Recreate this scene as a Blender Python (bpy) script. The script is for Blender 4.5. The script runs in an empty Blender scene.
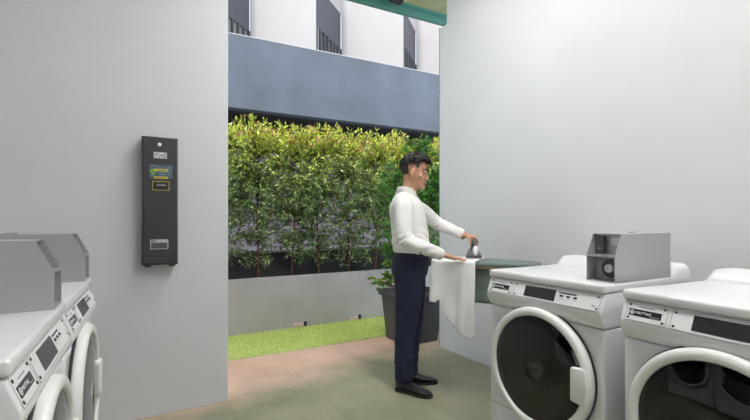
import bpy, bmesh, math, random
from mathutils import Vector, Matrix, noise
random.seed(7)
S = bpy.context.scene
C = S.collection
PI = math.pi
# ------------------------------------------------------------------ camera
cam = bpy.data.cameras.new('camera'); co = bpy.data.objects.new('camera', cam); C.objects.link(co)
cam.sensor_fit = 'HORIZONTAL'; cam.sensor_width = 36; cam.lens = 36*431/750; cam.shift_y = 9/750
cam.clip_start = .02; cam.clip_end = 200
co.location = (0, 0, 1.25); co.rotation_euler = (PI/2, 0, -math.radians(30))
S.camera = co
# ------------------------------------------------------------------ world, sun, exposure
w = bpy.data.worlds.new('sky'); S.world = w; w.use_nodes = True
bg = w.node_tree.nodes['Background']; bg.inputs[0].default_value = (.80, .90, 1, 1); bg.inputs[1].default_value = 1.6
sun = bpy.data.lights.new('sun', 'SUN'); sun.energy = 4.4; sun.angle = math.radians(3); sun.color = (1, .95, .86)
so = bpy.data.objects.new('sun', sun); C.objects.link(so)
sd = Vector((.30, .24, -.92)); so.rotation_euler = sd.to_track_quat('-Z', 'Y').to_euler(); so.location = (-5, -5, 20)
LAMP = 40.0          # emission of the ceiling lamp diffusers
vs = S.view_settings; vs.view_transform = 'Standard'; vs.look = 'None'; vs.gamma = 1; vs.exposure = 0.0; vs.use_curve_mapping = False
# ------------------------------------------------------------------ materials
def mat(name, col, rough=.5, metal=0, spec=.5, var=0, vscale=6, bump=0, bscale=60, trans=0, coat=0, emit=None, estr=0, detail=3):
    m = bpy.data.materials.new(name); m.use_nodes = True
    n = m.node_tree.nodes; l = m.node_tree.links; b = n['Principled BSDF']
    c = (*col, 1)
    b.inputs['Base Color'].default_value = c; b.inputs['Roughness'].default_value = rough
    b.inputs['Metallic'].default_value = metal; b.inputs['Specular IOR Level'].default_value = spec
    b.inputs['Transmission Weight'].default_value = trans; b.inputs['Coat Weight'].default_value = coat
    if emit: b.inputs['Emission Color'].default_value = (*emit, 1); b.inputs['Emission Strength'].default_value = estr
    tc = n.new('ShaderNodeTexCoord')
    nz = n.new('ShaderNodeTexNoise'); nz.inputs['Scale'].default_value = vscale; nz.inputs['Detail'].default_value = detail
    l.new(tc.outputs['Object'], nz.inputs['Vector'])
    cr = n.new('ShaderNodeValToRGB'); v = max(var, .015)
    cr.color_ramp.elements[0].position = .3; cr.color_ramp.elements[1].position = .7
    cr.color_ramp.elements[0].color = tuple(max(0, x*(1-v)) for x in col)+(1,)
    cr.color_ramp.elements[1].color = tuple(min(1, x*(1+v)) for x in col)+(1,)
    l.new(nz.outputs['Fac'], cr.inputs['Fac']); l.new(cr.outputs['Color'], b.inputs['Base Color'])
    if bump:
        n2 = n.new('ShaderNodeTexNoise'); n2.inputs['Scale'].default_value = bscale; n2.inputs['Detail'].default_value = 4
        l.new(tc.outputs['Object'], n2.inputs['Vector'])
        bp = n.new('ShaderNodeBump'); bp.inputs['Strength'].default_value = bump; bp.inputs['Distance'].default_value = .01
        l.new(n2.outputs['Fac'], bp.inputs['Height']); l.new(bp.outputs['Normal'], b.inputs['Normal'])
    return m
M = {}
M['plaster'] = mat('painted plaster', (.645, .66, .685), .6, var=.04, vscale=1.2, bump=.12, bscale=9)
M['ceiling'] = mat('ceiling paint', (.8, .8, .79), .8, var=.02)
M['soffit'] = mat('olive soffit boards', (.42, .45, .26), .6, var=.12, vscale=3)
M['teal'] = mat('teal painted steel', (.10, .30, .25), .45, var=.08, vscale=4)
M['concrete'] = mat('grey rendered planter', (.45, .42, .435), .8, var=.1, vscale=2.5, bump=.2, bscale=14)
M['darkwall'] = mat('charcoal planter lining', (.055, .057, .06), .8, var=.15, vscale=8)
M['coping'] = mat('pale coping', (.62, .60, .62), .7, var=.06)
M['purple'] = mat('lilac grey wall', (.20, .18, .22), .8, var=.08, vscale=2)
M['blue'] = mat('slate blue render', (.15, .174, .218), .75, var=.16, vscale=1.3, bump=.25, bscale=5, detail=6)
M['bwhite'] = mat('white building render', (.60, .565, .56), .8, var=.03, vscale=1)
M['slate'] = mat('slate panel', (.115, .112, .14), .6, var=.08, vscale=1)
M['wframe'] = mat('window mullion', (.09, .095, .11), .5)
M['curtain'] = mat('pale window blind', (.48, .47, .45), .8, var=.1, vscale=3)
M['asphalt'] = mat('paving beyond', (.2, .2, .2), .9, var=.1)
M['black'] = mat('black void', (.012, .012, .014), .8)
M['soil'] = mat('dark soil', (.05, .035, .025), .95, var=.3, vscale=30, bump=.5, bscale=40)
M['enamel'] = mat('white enamel', (.73, .735, .75), .28, var=.015, coat=.2)
M['enameld'] = mat('off white door plastic', (.76, .775, .76), .32, var=.015)
M['plate'] = mat('pale control plate', (.74, .75, .755), .35, var=.02)
M['plateline'] = mat('plate outline', (.28, .28, .29), .5)
M['dispblack'] = mat('black display', (.018, .019, .022), .22)
M['screw'] = mat('dark screw', (.06, .055, .05), .35, metal=.8)
M['inkwhite'] = mat('white lettering', (.8, .8, .8), .5)
M['seal'] = mat('dark rubber', (.03, .03, .032), .6)
M['drum'] = mat('drum steel', (.22, .22, .23), .35, metal=.9, var=.1)
M['boxgrey'] = mat('grey coin box paint', (.43, .44, .445), .34, metal=.35, var=.03, vscale=3)
M['steel'] = mat('brushed steel', (.5, .5, .49), .35, metal=.85, var=.08, vscale=40)
M['steeldark'] = mat('dark steel', (.12, .12, .125), .4, metal=.7)
M['shirt'] = mat('white cotton', (.80, .79, .775), .85, var=.02, vscale=10, bump=.06, bscale=300)
M['trouser'] = mat('navy suiting', (.010, .014, .042), .8, var=.12, vscale=60)
M['leather'] = mat('black leather', (.008, .008, .008), .28, var=.2, vscale=50)
M['sole'] = mat('black rubber sole', (.012, .011, .011), .6)
M['belt'] = mat('black belt', (.008, .008, .009), .35)
M['hair'] = mat('black hair', (.008, .0075, .008), .42, var=.3, vscale=80)
M['haircut'] = mat('short clipped hair', (.05, .036, .03), .7, var=.3, vscale=250)
M['eye'] = mat('eye white', (.45, .42, .40), .2)
M['iris'] = mat('dark iris', (.015, .01, .008), .15)
M['button'] = mat('pearl button', (.62, .6, .57), .3)
M['cloth'] = mat('white pressed cloth', (.80, .795, .795), .9, var=.02, bump=.08, bscale=200)
M['pad'] = mat('sage green board cover', (.16, .21, .185), .8, var=.08, vscale=30, bump=.1, bscale=250)
M['wood'] = mat('pale board underside', (.55, .42, .30), .6, var=.1)
M['irondark'] = mat('charcoal iron plastic', (.055, .055, .065), .35, var=.05)
M['ironwhite'] = mat('pale iron plastic', (.78, .78, .8), .25)
M['bark'] = mat('reddish bark', (.16, .06, .035), .8, var=.3, vscale=30)
M['barkgrey'] = mat('grey brown bark', (.16, .11, .07), .85, var=.3, vscale=30)
M['pot'] = mat('charcoal planter pot', (.075, .075, .088), .5, var=.1, vscale=12)
M['dispenser'] = mat('dark wall box paint', (.036, .037, .04), .42, var=.06)
M['orange'] = mat('worn orange edge', (.55, .32, .14), .6)
M['yellow'] = mat('yellow sticker', (.75, .62, .05), .5)
M['tealst'] = mat('blue grey sticker', (.09, .15, .2), .5, var=.5, vscale=30)
M['green'] = mat('green sticker', (.16, .42, .06), .5)
M['silver'] = mat('silver sticker', (.55, .55, .55), .3, metal=.5, var=.25, vscale=40)
M['led'] = mat('ceiling lamp diffuser', (.9, .9, .9), .5, emit=(1, .985, .955), estr=LAMP)
M['brick'] = mat('pinkish drain sleeve', (.62, .47, .46), .8, var=.1)

# tinted door glass
m = mat('tinted door glass', (.30, .31, .32), .02, trans=1.0); M['glass'] = m

# skin with lips
m = mat('skin', (.56, .295, .19), .5, var=.04, vscale=25); M['skin'] = m
m.node_tree.nodes['Principled BSDF'].inputs['Subsurface Weight'].default_value = .08
m.node_tree.nodes['Principled BSDF'].inputs['Subsurface Radius'].default_value = (.01, .004, .002)
M['lip'] = mat('lips', (.42, .17, .14), .45, var=.05)

# floor: greenish stained concrete tiles, warm light by the opening painted in as pink
def floor_mat():
    m = bpy.data.materials.new('floor tiles with painted warm light'); m.use_nodes = True
    n = m.node_tree.nodes; l = m.node_tree.links; b = n['Principled BSDF']
    tc = n.new('ShaderNodeTexCoord')
    nz = n.new('ShaderNodeTexNoise'); nz.inputs['Scale'].default_value = 1.7; nz.inputs['Detail'].default_value = 7; nz.inputs['Roughness'].default_value = .6
    l.new(tc.outputs['Object'], nz.inputs['Vector'])
    cr = n.new('ShaderNodeValToRGB'); e = cr.color_ramp.elements
    e[0].position = .32; e[0].color = (.24, .245, .155, 1); e[1].position = .68; e[1].color = (.42, .40, .285, 1)
    l.new(nz.outputs['Fac'], cr.inputs['Fac'])
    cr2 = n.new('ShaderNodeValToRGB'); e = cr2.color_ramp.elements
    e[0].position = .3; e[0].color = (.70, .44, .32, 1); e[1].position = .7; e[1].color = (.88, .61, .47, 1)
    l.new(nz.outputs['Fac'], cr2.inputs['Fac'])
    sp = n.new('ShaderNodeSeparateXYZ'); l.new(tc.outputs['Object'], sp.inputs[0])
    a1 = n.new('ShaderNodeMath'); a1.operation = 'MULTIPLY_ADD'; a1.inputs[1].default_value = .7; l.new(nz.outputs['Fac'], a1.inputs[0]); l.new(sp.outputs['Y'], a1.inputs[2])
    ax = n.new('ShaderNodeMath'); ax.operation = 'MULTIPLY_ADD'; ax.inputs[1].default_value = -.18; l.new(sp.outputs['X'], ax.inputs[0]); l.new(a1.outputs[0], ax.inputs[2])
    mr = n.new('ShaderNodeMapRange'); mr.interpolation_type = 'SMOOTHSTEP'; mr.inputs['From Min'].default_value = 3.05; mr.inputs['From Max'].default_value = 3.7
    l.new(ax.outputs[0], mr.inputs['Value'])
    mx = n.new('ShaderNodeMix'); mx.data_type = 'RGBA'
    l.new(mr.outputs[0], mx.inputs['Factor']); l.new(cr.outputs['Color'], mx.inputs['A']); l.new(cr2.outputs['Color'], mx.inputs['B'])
    br = n.new('ShaderNodeTexBrick'); br.offset = 0; br.inputs['Scale'].default_value = 1; br.inputs['Brick Width'].default_value = .6; br.inputs['Row Height'].default_value = .6
    br.inputs['Mortar Size'].default_value = .004; br.inputs['Mortar Smooth'].default_value = .2
    br.inputs['Color1'].default_value = (1, 1, 1, 1); br.inputs['Color2'].default_value = (.93, .94, .93, 1); br.inputs['Mortar'].default_value = (.80, .80, .78, 1)
    l.new(tc.outputs['Object'], br.inputs['Vector'])
    mu = n.new('ShaderNodeMix'); mu.data_type = 'RGBA'; mu.blend_type = 'MULTIPLY'; mu.inputs['Factor'].default_value = 1
    l.new(mx.outputs['Result'], mu.inputs['A']); l.new(br.outputs['Color'], mu.inputs['B'])
    l.new(mu.outputs['Result'], b.inputs['Base Color'])
    b.inputs['Roughness'].default_value = .42
    bp = n.new('ShaderNodeBump'); bp.inputs['Strength'].default_value = .06; l.new(nz.outputs['Fac'], bp.inputs['Height']); l.new(bp.outputs['Normal'], b.inputs['Normal'])
    return m
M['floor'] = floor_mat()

# leaves: per-leaf tint stored on the mesh (new growth, old growth, painted sunlight and glints)
def leaf_mat(name, rough=.28):
    m = bpy.data.materials.new(name); m.use_nodes = True
    n = m.node_tree.nodes; l = m.node_tree.links; b = n['Principled BSDF']; out = n['Material Output']
    at = n.new('ShaderNodeAttribute'); at.attribute_name = 'tint'
    l.new(at.outputs['Color'], b.inputs['Base Color']); b.inputs['Roughness'].default_value = rough
    tr = n.new('ShaderNodeBsdfTranslucent'); l.new(at.outputs['Color'], tr.inputs['Color'])
    ms = n.new('ShaderNodeMixShader'); ms.inputs[0].default_value = .35
    l.new(b.outputs[0], ms.inputs[1]); l.new(tr.outputs[0], ms.inputs[2]); l.new(ms.outputs[0], out.inputs['Surface'])
    return m
M['leaf'] = leaf_mat('glossy leaves')
M['turfblade'] = leaf_mat('turf blades', .7)
M['turf'] = mat('turf mat', (.6, .7, .27), .9, var=.2, vscale=20)

# ------------------------------------------------------------------ helpers
def newbm(): return bmesh.new()
def obj(name, bm, m, parent=None, smooth=False, angle=None):
    me = bpy.data.meshes.new(name)
    bmesh.ops.recalc_face_normals(bm, faces=bm.faces)
    bm.to_mesh(me); bm.free()
    for x in (m if isinstance(m, (list, tuple)) else [m]): me.materials.append(M[x])
    o = bpy.data.objects.new(name, me); C.objects.link(o)
    if parent is not None: o.parent = parent
    if smooth:
        for p in me.polygons: p.use_smooth = True
        if angle: 
            try: me.set_sharp_from_angle(angle=math.radians(angle))
            except Exception: pass
    return o
def tag(o, label=None, cat=None, group=None, kind=None):
    if label: o['label'] = label
    if cat: o['category'] = cat
    if group: o['group'] = group
    if kind: o['kind'] = kind
    return o
def empty(name, loc, rz=0):
    o = bpy.data.objects.new(name, None); C.objects.link(o); o.location = loc; o.rotation_euler = (0, 0, rz); o.empty_display_size = .1
    return o
def copy_tree(o, parent=None):
    c = o.copy(); C.objects.link(c)
    if parent is not None: c.parent = parent
    for ch in list(o.children): copy_tree(ch, c)
    return c
def bx(bm, lo, hi, bev=0, seg=2, mi=0):
    lo = Vector(lo); hi = Vector(hi)
    r = bmesh.ops.create_cube(bm, size=1, matrix=Matrix.Translation((lo+hi)/2) @ Matrix.Diagonal((*(hi-lo), 1)))
    fs = set(f for v in r['verts'] for f in v.link_faces)
    for f in fs: f.material_index = mi
    if bev:
        es = list(set(e for v in r['verts'] for e in v.link_edges))
        bmesh.ops.bevel(bm, geom=es, offset=bev, segments=seg, profile=.5, affect='EDGES')
    return r['verts']
def prism(bm, pts, axis, a, b, bev=0, seg=2):
    """closed 2D outline extruded along axis (0,1,2) from a to b; outline coords are the other two axes in order"""
    def P(p, t):
        q = list(p); q.insert(axis, t); return q
    v1 = [bm.verts.new(P(p, a)) for p in pts]; v2 = [bm.verts.new(P(p, b)) for p in pts]
    n = len(pts); f1 = bm.faces.new(v1); f2 = bm.faces.new(v2[::-1])
    fs = [bm.faces.new((v1[i], v1[(i+1) % n], v2[(i+1) % n], v2[i])) for i in range(n)]
    if bev:
        es = list(set(list(f1.edges)+list(f2.edges)+[e for f in fs for e in f.edges]))
        bmesh.ops.bevel(bm, geom=es, offset=bev, segments=seg, profile=.5, affect='EDGES')
def rings(bm, rr, cap=True, mi=0):
    """rr: list of rings (lists of points) joined by quads"""
    vv = [[bm.verts.new(p) for p in r] for r in rr]; n = len(rr[0]); out = []
    for a, b in zip(vv[:-1], vv[1:]):
        for i in range(n): out.append(bm.faces.new((a[i], a[(i+1) % n], b[(i+1) % n], b[i])))
    if cap: out.append(bm.faces.new(vv[0][::-1])); out.append(bm.faces.new(vv[-1]))
    for f in out: f.material_index = mi
    return vv
def lathe(bm, prof, c, axis, n=48, cap=False, mi=0):
    """prof: (radius, along axis)"""
    c = Vector(c); ax = Vector(axis).normalized(); u = ax.orthogonal().normalized(); v = ax.cross(u)
    rings(bm, [[c+ax*t+(u*math.cos(2*PI*i/n)+v*math.sin(2*PI*i/n))*max(r, 1e-5) for i in range(n)] for r, t in prof], cap, mi)
def cyl(bm, a, b, r, n=20, r2=None, mi=0):
    a = Vector(a); b = Vector(b); L = (b-a).length
    lathe(bm, [(r, 0), (r if r2 is None else r2, L)], a, b-a, n, True, mi)
def catmull(pts, k):
    P = [Vector(p) for p in pts]; out = []
    Q = [P[0]*2-P[1]]+P+[P[-1]*2-P[-2]]
    for i in range(len(P)-1):
        a, b, c, d = Q[i:i+4]
        for j in range(k):
            t = j/k; out.append(.5*((2*b)+(c-a)*t+(2*a-5*b+4*c-d)*t*t+(3*b-a-3*c+d)*t**3))
    out.append(P[-1]); return out
def tube(bm, pts, rad, n=14, k=4, flat=None, caps=True, up=None, mi=0):
    """smooth tapered tube, round ends; rad: one radius per point (or pair: width, thickness with up = thickness direction)"""
    k = max(k, 1)
    R = [(r if isinstance(r, (tuple, list)) else (r, r)) for r in rad]
    if len(pts) > 2 or k > 1:
        cp = catmull([Vector(p) for p in pts], k)
        cr = [((R[i][0]*(1-t)+R[i+1][0]*t), (R[i][1]*(1-t)+R[i+1][1]*t)) for i in range(len(pts)-1) for t in [j/k for j in range(k)]]+[R[-1]]
    else: cp = [Vector(p) for p in pts]; cr = R
    T = [(cp[min(i+1, len(cp)-1)]-cp[max(i-1, 0)]).normalized() for i in range(len(cp))]
    u = Vector(up) if up is not None else T[0].orthogonal()
    rr = []
    def ring(c, t, u, rx, ry):
        v = t.cross(u).normalized(); w_ = v.cross(t).normalized()
        return [c+v*math.cos(2*PI*i/n)*rx+w_*math.sin(2*PI*i/n)*ry for i in range(n)]
    for i, (c, t) in enumerate(zip(cp, T)):
        if up is None: u = (u-t*u.dot(t)).normalized()
        uu = Vector(up) if up is not None else u
        if i == 0 and caps:
            for q in (80, 50, 25):
                s = math.cos(math.radians(q)); rr.append(ring(c-t*math.sin(math.radians(q))*cr[0][1], t, uu, cr[0][0]*s, cr[0][1]*s))
        rr.append(ring(c, t, uu, *cr[i]))
        if i == len(cp)-1 and caps:
            for q in (25, 50, 80):
                s = math.cos(math.radians(q)); rr.append(ring(c+t*math.sin(math.radians(q))*cr[-1][1], t, uu, cr[-1][0]*s, cr[-1][1]*s))
    rings(bm, rr, True, mi)
def ell(bm, c, r, rot=None, seg=20, mi=0):
    mt = Matrix.Translation(c) @ (rot.to_4x4() if rot else Matrix.Identity(4)) @ Matrix.Diagonal((*r, 1))
    q = bmesh.ops.create_uvsphere(bm, u_segments=seg, v_segments=max(8, seg*2//3), radius=1, matrix=mt)
    for v in q['verts']:
        for f in v.link_faces: f.material_index = mi
def remesh(o, vox, smooth=2, disp=None):
    """fuse overlapping closed shells of o into one continuous skin"""
    md = o.modifiers.new('r', 'REMESH'); md.mode = 'VOXEL'; md.voxel_size = vox; md.use_smooth_shade = True
    if smooth:
        ms = o.modifiers.new('s', 'SMOOTH'); ms.iterations = smooth; ms.factor = .5
    dg = bpy.context.evaluated_depsgraph_get(); dg.update()
    me = bpy.data.meshes.new_from_object(o.evaluated_get(dg)); o.modifiers.clear()
    old = o.data; mats = list(old.materials); o.data = me; me.name = old.name
    me.materials.clear()
    for x in mats: me.materials.append(x)
    if disp:
        nn = [v.normal.copy() for v in me.vertices]
        for v, q in zip(me.vertices, nn): v.co += q*disp(v.co)
    for p in me.polygons: p.use_smooth = True; p.material_index = 0
    me.update(); return o
def boolcut(o, cutter):
    md = o.modifiers.new('b', 'BOOLEAN'); md.operation = 'DIFFERENCE'; md.object = cutter; md.solver = 'EXACT'
    dg = bpy.context.evaluated_depsgraph_get(); dg.update()
    me = bpy.data.meshes.new_from_object(o.evaluated_get(dg)); o.modifiers.clear()
    o.data = me; bpy.data.objects.remove(cutter)
def text_obj(name, s, size, mw, m, parent):
    cu = bpy.data.curves.new(name, 'FONT'); cu.body = s; cu.size = size; cu.align_x = 'LEFT'; cu.align_y = 'CENTER'; cu.extrude = .0002
    t = bpy.data.objects.new(name, cu); C.objects.link(t)
    dg = bpy.context.evaluated_depsgraph_get(); dg.update()
    me = bpy.data.meshes.new_from_object(t.evaluated_get(dg)); bpy.data.objects.remove(t)
    me.transform(mw); me.materials.clear(); me.materials.append(M[m])
    o = bpy.data.objects.new(name, me); C.objects.link(o); o.parent = parent
    return o
def struct(name, bm, m, label=None):
    return tag(obj(name, bm, m), label, None, None, 'structure')

# ------------------------------------------------------------------ the room
XR = 2.655; XL = -1.45; YB = -3.2; YF = 3.065; ZC = 3.66
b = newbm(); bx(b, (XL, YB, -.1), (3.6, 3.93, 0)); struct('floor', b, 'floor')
b = newbm(); bx(b, (XL, YB, ZC), (XR, 3.1, ZC+.15)); struct('ceiling', b, 'ceiling')
b = newbm(); bx(b, (XL-.15, YF, 0), (.606, YF+.2, ZC), .004, 1); struct('wall_front', b, 'plaster')
b = newbm(); bx(b, (XL-.15, YB, 0), (XL, YF, ZC)); struct('wall_left', b, 'plaster')
b = newbm(); bx(b, (XL, YB-.15, 0), (XR, YB, ZC)); struct('wall_back', b, 'plaster')
b = newbm(); prism(b, [(YB, 0), (3.337, 0), (3.337, 3.11), (3.222, 3.11), (3.222, ZC), (YB, ZC)], 0, XR, XR+.2, .004, 1); struct('wall_right', b, 'plaster')
b = newbm(); bx(b, (XR+.004, 3.3375, .0), (XR+.196, 3.349, 3.12)); struct('trim_1', b, 'teal')
# overhanging roof: olive soffit boards with grooves, teal edge beam
rf = empty('roof_overhang', (.8, 3.6, ZC)); tag(rf, 'roof overhang with olive board underside and teal edge beam above the opening', 'roof')
b = newbm()
base = Vector((3.28, 4.0, 0))
Y0 = 3.105
for i in range(16):
    x1 = -2.1+i*.35; x0 = x1+.343
    def yy(x): return 4.0-(x-3.28)*.02-.02
    v = []
    for z in (ZC, ZC+.06): v += [(x1, Y0, z), (x0, Y0, z), (x0, yy(x0), z), (x1, yy(x1), z)]
    v = [b.verts.new(Vector(p)-Vector((.8, 3.6, ZC))) for p in v]
    for f in ((0, 1, 2, 3), (4, 5, 6, 7), (0, 1, 5, 4), (1, 2, 6, 5), (2, 3, 7, 6), (3, 0, 4, 7)): b.faces.new([v[k] for k in f])
obj('soffit', b, 'soffit', rf)
b = newbm(); rz = math.atan2(-.02, 1)
bx(b, (-5.6, -.02, -.004), (0.075, .05, .12), .006, 2); bx(b, (-5.6, .05, -.075), (0.075, .12, .12), .006, 2)
bmesh.ops.transform(b, verts=b.verts, matrix=Matrix.Translation((3.28-.8, .4, 0)) @ Matrix.Rotation(rz, 4, 'Z'))
obj('edge_beam', b, 'teal', rf, True, 30)
b = newbm(); bx(b, (2.47-.8, .31, -.055), (2.62-.8, .385, 0), .01, 2); obj('bracket', b, 'seal', rf)
# ceiling lamps
for i, (x, y) in enumerate(((1.45, 2.15), (1.45, .2), (1.3, -2.0))):
    t = empty('ceiling_lamp', (x, y, ZC))
    tag(t, ['ceiling lamp panel nearest the opening, above the man', 'ceiling lamp panel between the two rows of machines', 'ceiling lamp panel at the back of the room, behind the camera'][i], 'lamp', 'ceiling lamp panels')
    b = newbm(); bx(b, (-.16, -.62, -.06), (.16, .62, 0), .008, 2); obj('frame', b, 'ceiling', t)
    b = newbm(); bx(b, (-.14, -.6, -.068), (.14, .6, -.0605), .002, 1); obj('diffuser', b, 'led', t)

# ------------------------------------------------------------------ outdoors
b = newbm(); bx(b, (-12, 3.935, -.12), (26, 26, -.03)); struct('ground', b, 'asphalt')
# turf
b = newbm(); bx(b, (-1.2, 3.935, -.03), (3.9, 4.69, .008))
go = obj('turf_strip', b, 'turf'); tag(go, 'strip of bright green turf between the tiles and the planter', 'grass', None, 'stuff')
def leaves_mesh(name, data, m, parent):
    """data: (base, direction, side, length, width, colour)"""
    vs_, fs_, cols = [], [], []
    for p, d, s, L, W, c in data:
        k = len(vs_); nrm = d.cross(s); 
        vs_ += [p, p+d*L*.45+s*W*.5+nrm*W*.12, p+d*L, p+d*L*.45-s*W*.5+nrm*W*.12]
        fs_ += [(k, k+1, k+2), (k, k+2, k+3)]; cols += [c]*4
    me = bpy.data.meshes.new(name); me.from_pydata([tuple(v) for v in vs_], [], fs_)
    a = me.color_attributes.new('tint', 'FLOAT_COLOR', 'POINT')
    a.data.foreach_set('color', [x for c in cols for x in (*c, 1)])
    me.materials.append(M[m]); o = bpy.data.objects.new(name, me); C.objects.link(o); o.parent = parent
    return o
bl = []
for i in range(26000):
    x = random.uniform(.3, 3.4); y = random.uniform(3.94, 4.685)
    d = Vector((random.gauss(0, .45), random.gauss(0, .45), 1)).normalized(); s = d.orthogonal().normalized()
    s = Matrix.Rotation(random.uniform(0, 6.28), 3, d) @ s
    g = random.uniform(.75, 1.2)
    bl.append((Vector((x, y, .006)), d, s, random.uniform(.018, .034), .006, (.80*g, .88*g, .36*g)))
tb = leaves_mesh('turf_blades', bl, 'turfblade', go); tb['kind'] = 'stuff'
# planter
pl = empty('planter', (2, 4.7, 0)); tag(pl, 'long low grey rendered planter box behind the turf strip', 'planter')
def off(bm, d): bmesh.ops.translate(bm, verts=bm.verts, vec=d); return bm
PO = (-2, -4.7, 0)
b = newbm(); bx(b, (-1.5, 4.695, -.03), (7, 4.80, .60), .008, 2); obj('front_wall', off(b, PO), 'concrete', pl)
b = newbm(); bx(b, (-1.5, 5.25, -.03), (7, 5.36, .835)); obj('back_wall', off(b, PO), 'darkwall', pl)
b = newbm(); bx(b, (-1.5, 5.235, .836), (7, 5.40, .872), .006, 1); obj('coping', off(b, PO), 'coping', pl)
b = newbm(); bx(b, (-1.5, 4.801, .0), (7, 5.249, .47)); obj('soil', off(b, PO), 'soil', pl)
for x in (1.715, 2.42):
    b = newbm(); bx(b, (x-.085, 4.672, .022), (x+.045, 4.694, .066), .003, 1); d = obj('drain_sleeve', off(b, PO), 'brick', pl)
    b = newbm(); bx(b, (x+.046, 4.674, .02), (x+.082, 4.694, .075), .003, 1); obj('drain_hole', off(b, PO), 'black', d)
# wall beneath the ramp and the elevated ramp
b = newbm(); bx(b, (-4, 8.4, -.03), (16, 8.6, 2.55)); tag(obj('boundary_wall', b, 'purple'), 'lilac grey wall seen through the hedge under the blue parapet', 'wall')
rp = empty('elevated_ramp', (4, 9, 0)); tag(rp, 'raised slate blue parapet above the hedge with dark underside', 'ramp')
b = newbm(); bx(b, (-5, 8.0, 3.256), (18, 8.22, 4.58), .01, 1); obj('parapet', off(b, (-4, -9, 0)), 'blue', rp)
b = newbm(); bx(b, (-5, 8.0, 4.582), (18, 8.25, 4.60), .004, 1); obj('parapet_cap', off(b, (-4, -9, 0)), 'coping', rp)
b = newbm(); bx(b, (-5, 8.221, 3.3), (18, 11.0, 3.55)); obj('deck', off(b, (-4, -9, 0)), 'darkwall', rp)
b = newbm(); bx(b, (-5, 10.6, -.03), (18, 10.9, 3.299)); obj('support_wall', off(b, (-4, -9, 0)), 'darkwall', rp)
rp.location = (1.58, 8, 0); rp.rotation_euler = (0, 0, -math.radians(1.3))
for c_ in rp.children: c_.data.transform(Matrix.Translation((4-1.58, 1, 0)))
# saw-tooth building
bd = empty('apartment_building', (6, 14, 0)); tag(bd, 'white saw-toothed apartment building with slate bays beyond the blue parapet', 'building')
BO = Vector((6, 14, 0)); dv = Vector((.738, .675, 0)); wv = Vector((.718, -.696, 0)); per = Vector((3.12, -.09, 0))
N0 = Vector((4.985, 12.21, 0))
for k in range(-3, 5):
    a = N0+per*k; c = a+dv*2.03; e = a+per
    def quadprism(p, q, th, z0, z1, m, nm, par):
        n_ = (q-p).normalized(); n_ = Vector((-n_.y, n_.x, 0))*th
        bb = newbm(); v = [bb.verts.new(x-BO) for x in (p+Vector((0, 0, z0)), q+Vector((0, 0, z0)), q+n_+Vector((0, 0, z0)), p+n_+Vector((0, 0, z0)))]
        f = bb.faces.new(v); r_ = bmesh.ops.extrude_face_region(bb, geom=[f])
        bmesh.ops.translate(bb, verts=[x for x in r_['geom'] if isinstance(x, bmesh.types.BMVert)], vec=(0, 0, z1-z0))
        return obj(nm, bb, m, par)
    quadprism(c, e, .25, -.03, 13, 'bwhite', 'wall', bd)                   # white face towards us
    quadprism(a, c, .25, 8.37, 13, 'bwhite', 'upper_wall', bd)
    quadprism(a-wv*.0, c-wv*.02, .2, 7.13, 8.36, 'slate', 'bay_panel', bd)
    quadprism(a, c, .25, -.03, 4.6, 'bwhite', 'lower_wall', bd)
    wn = quadprism(a+Vector((.03, .1, 0)), c+Vector((-.05, .06, 0)), .06, 4.6, 7.13, 'curtain', 'window', bd)
    bb = newbm()
    for j in range(8):
        p = a+dv*(.04+j*.275); bxv = bx(bb, (-.03, -.035, 4.6), (.03, .035, 7.12))
        bmesh.ops.transform(bb, verts=bxv, matrix=Matrix.Translation(p-BO) @ Matrix.Rotation(math.atan2(dv.y, dv.x), 4, 'Z'))
    obj('mullion', bb, 'wframe', wn)

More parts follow.
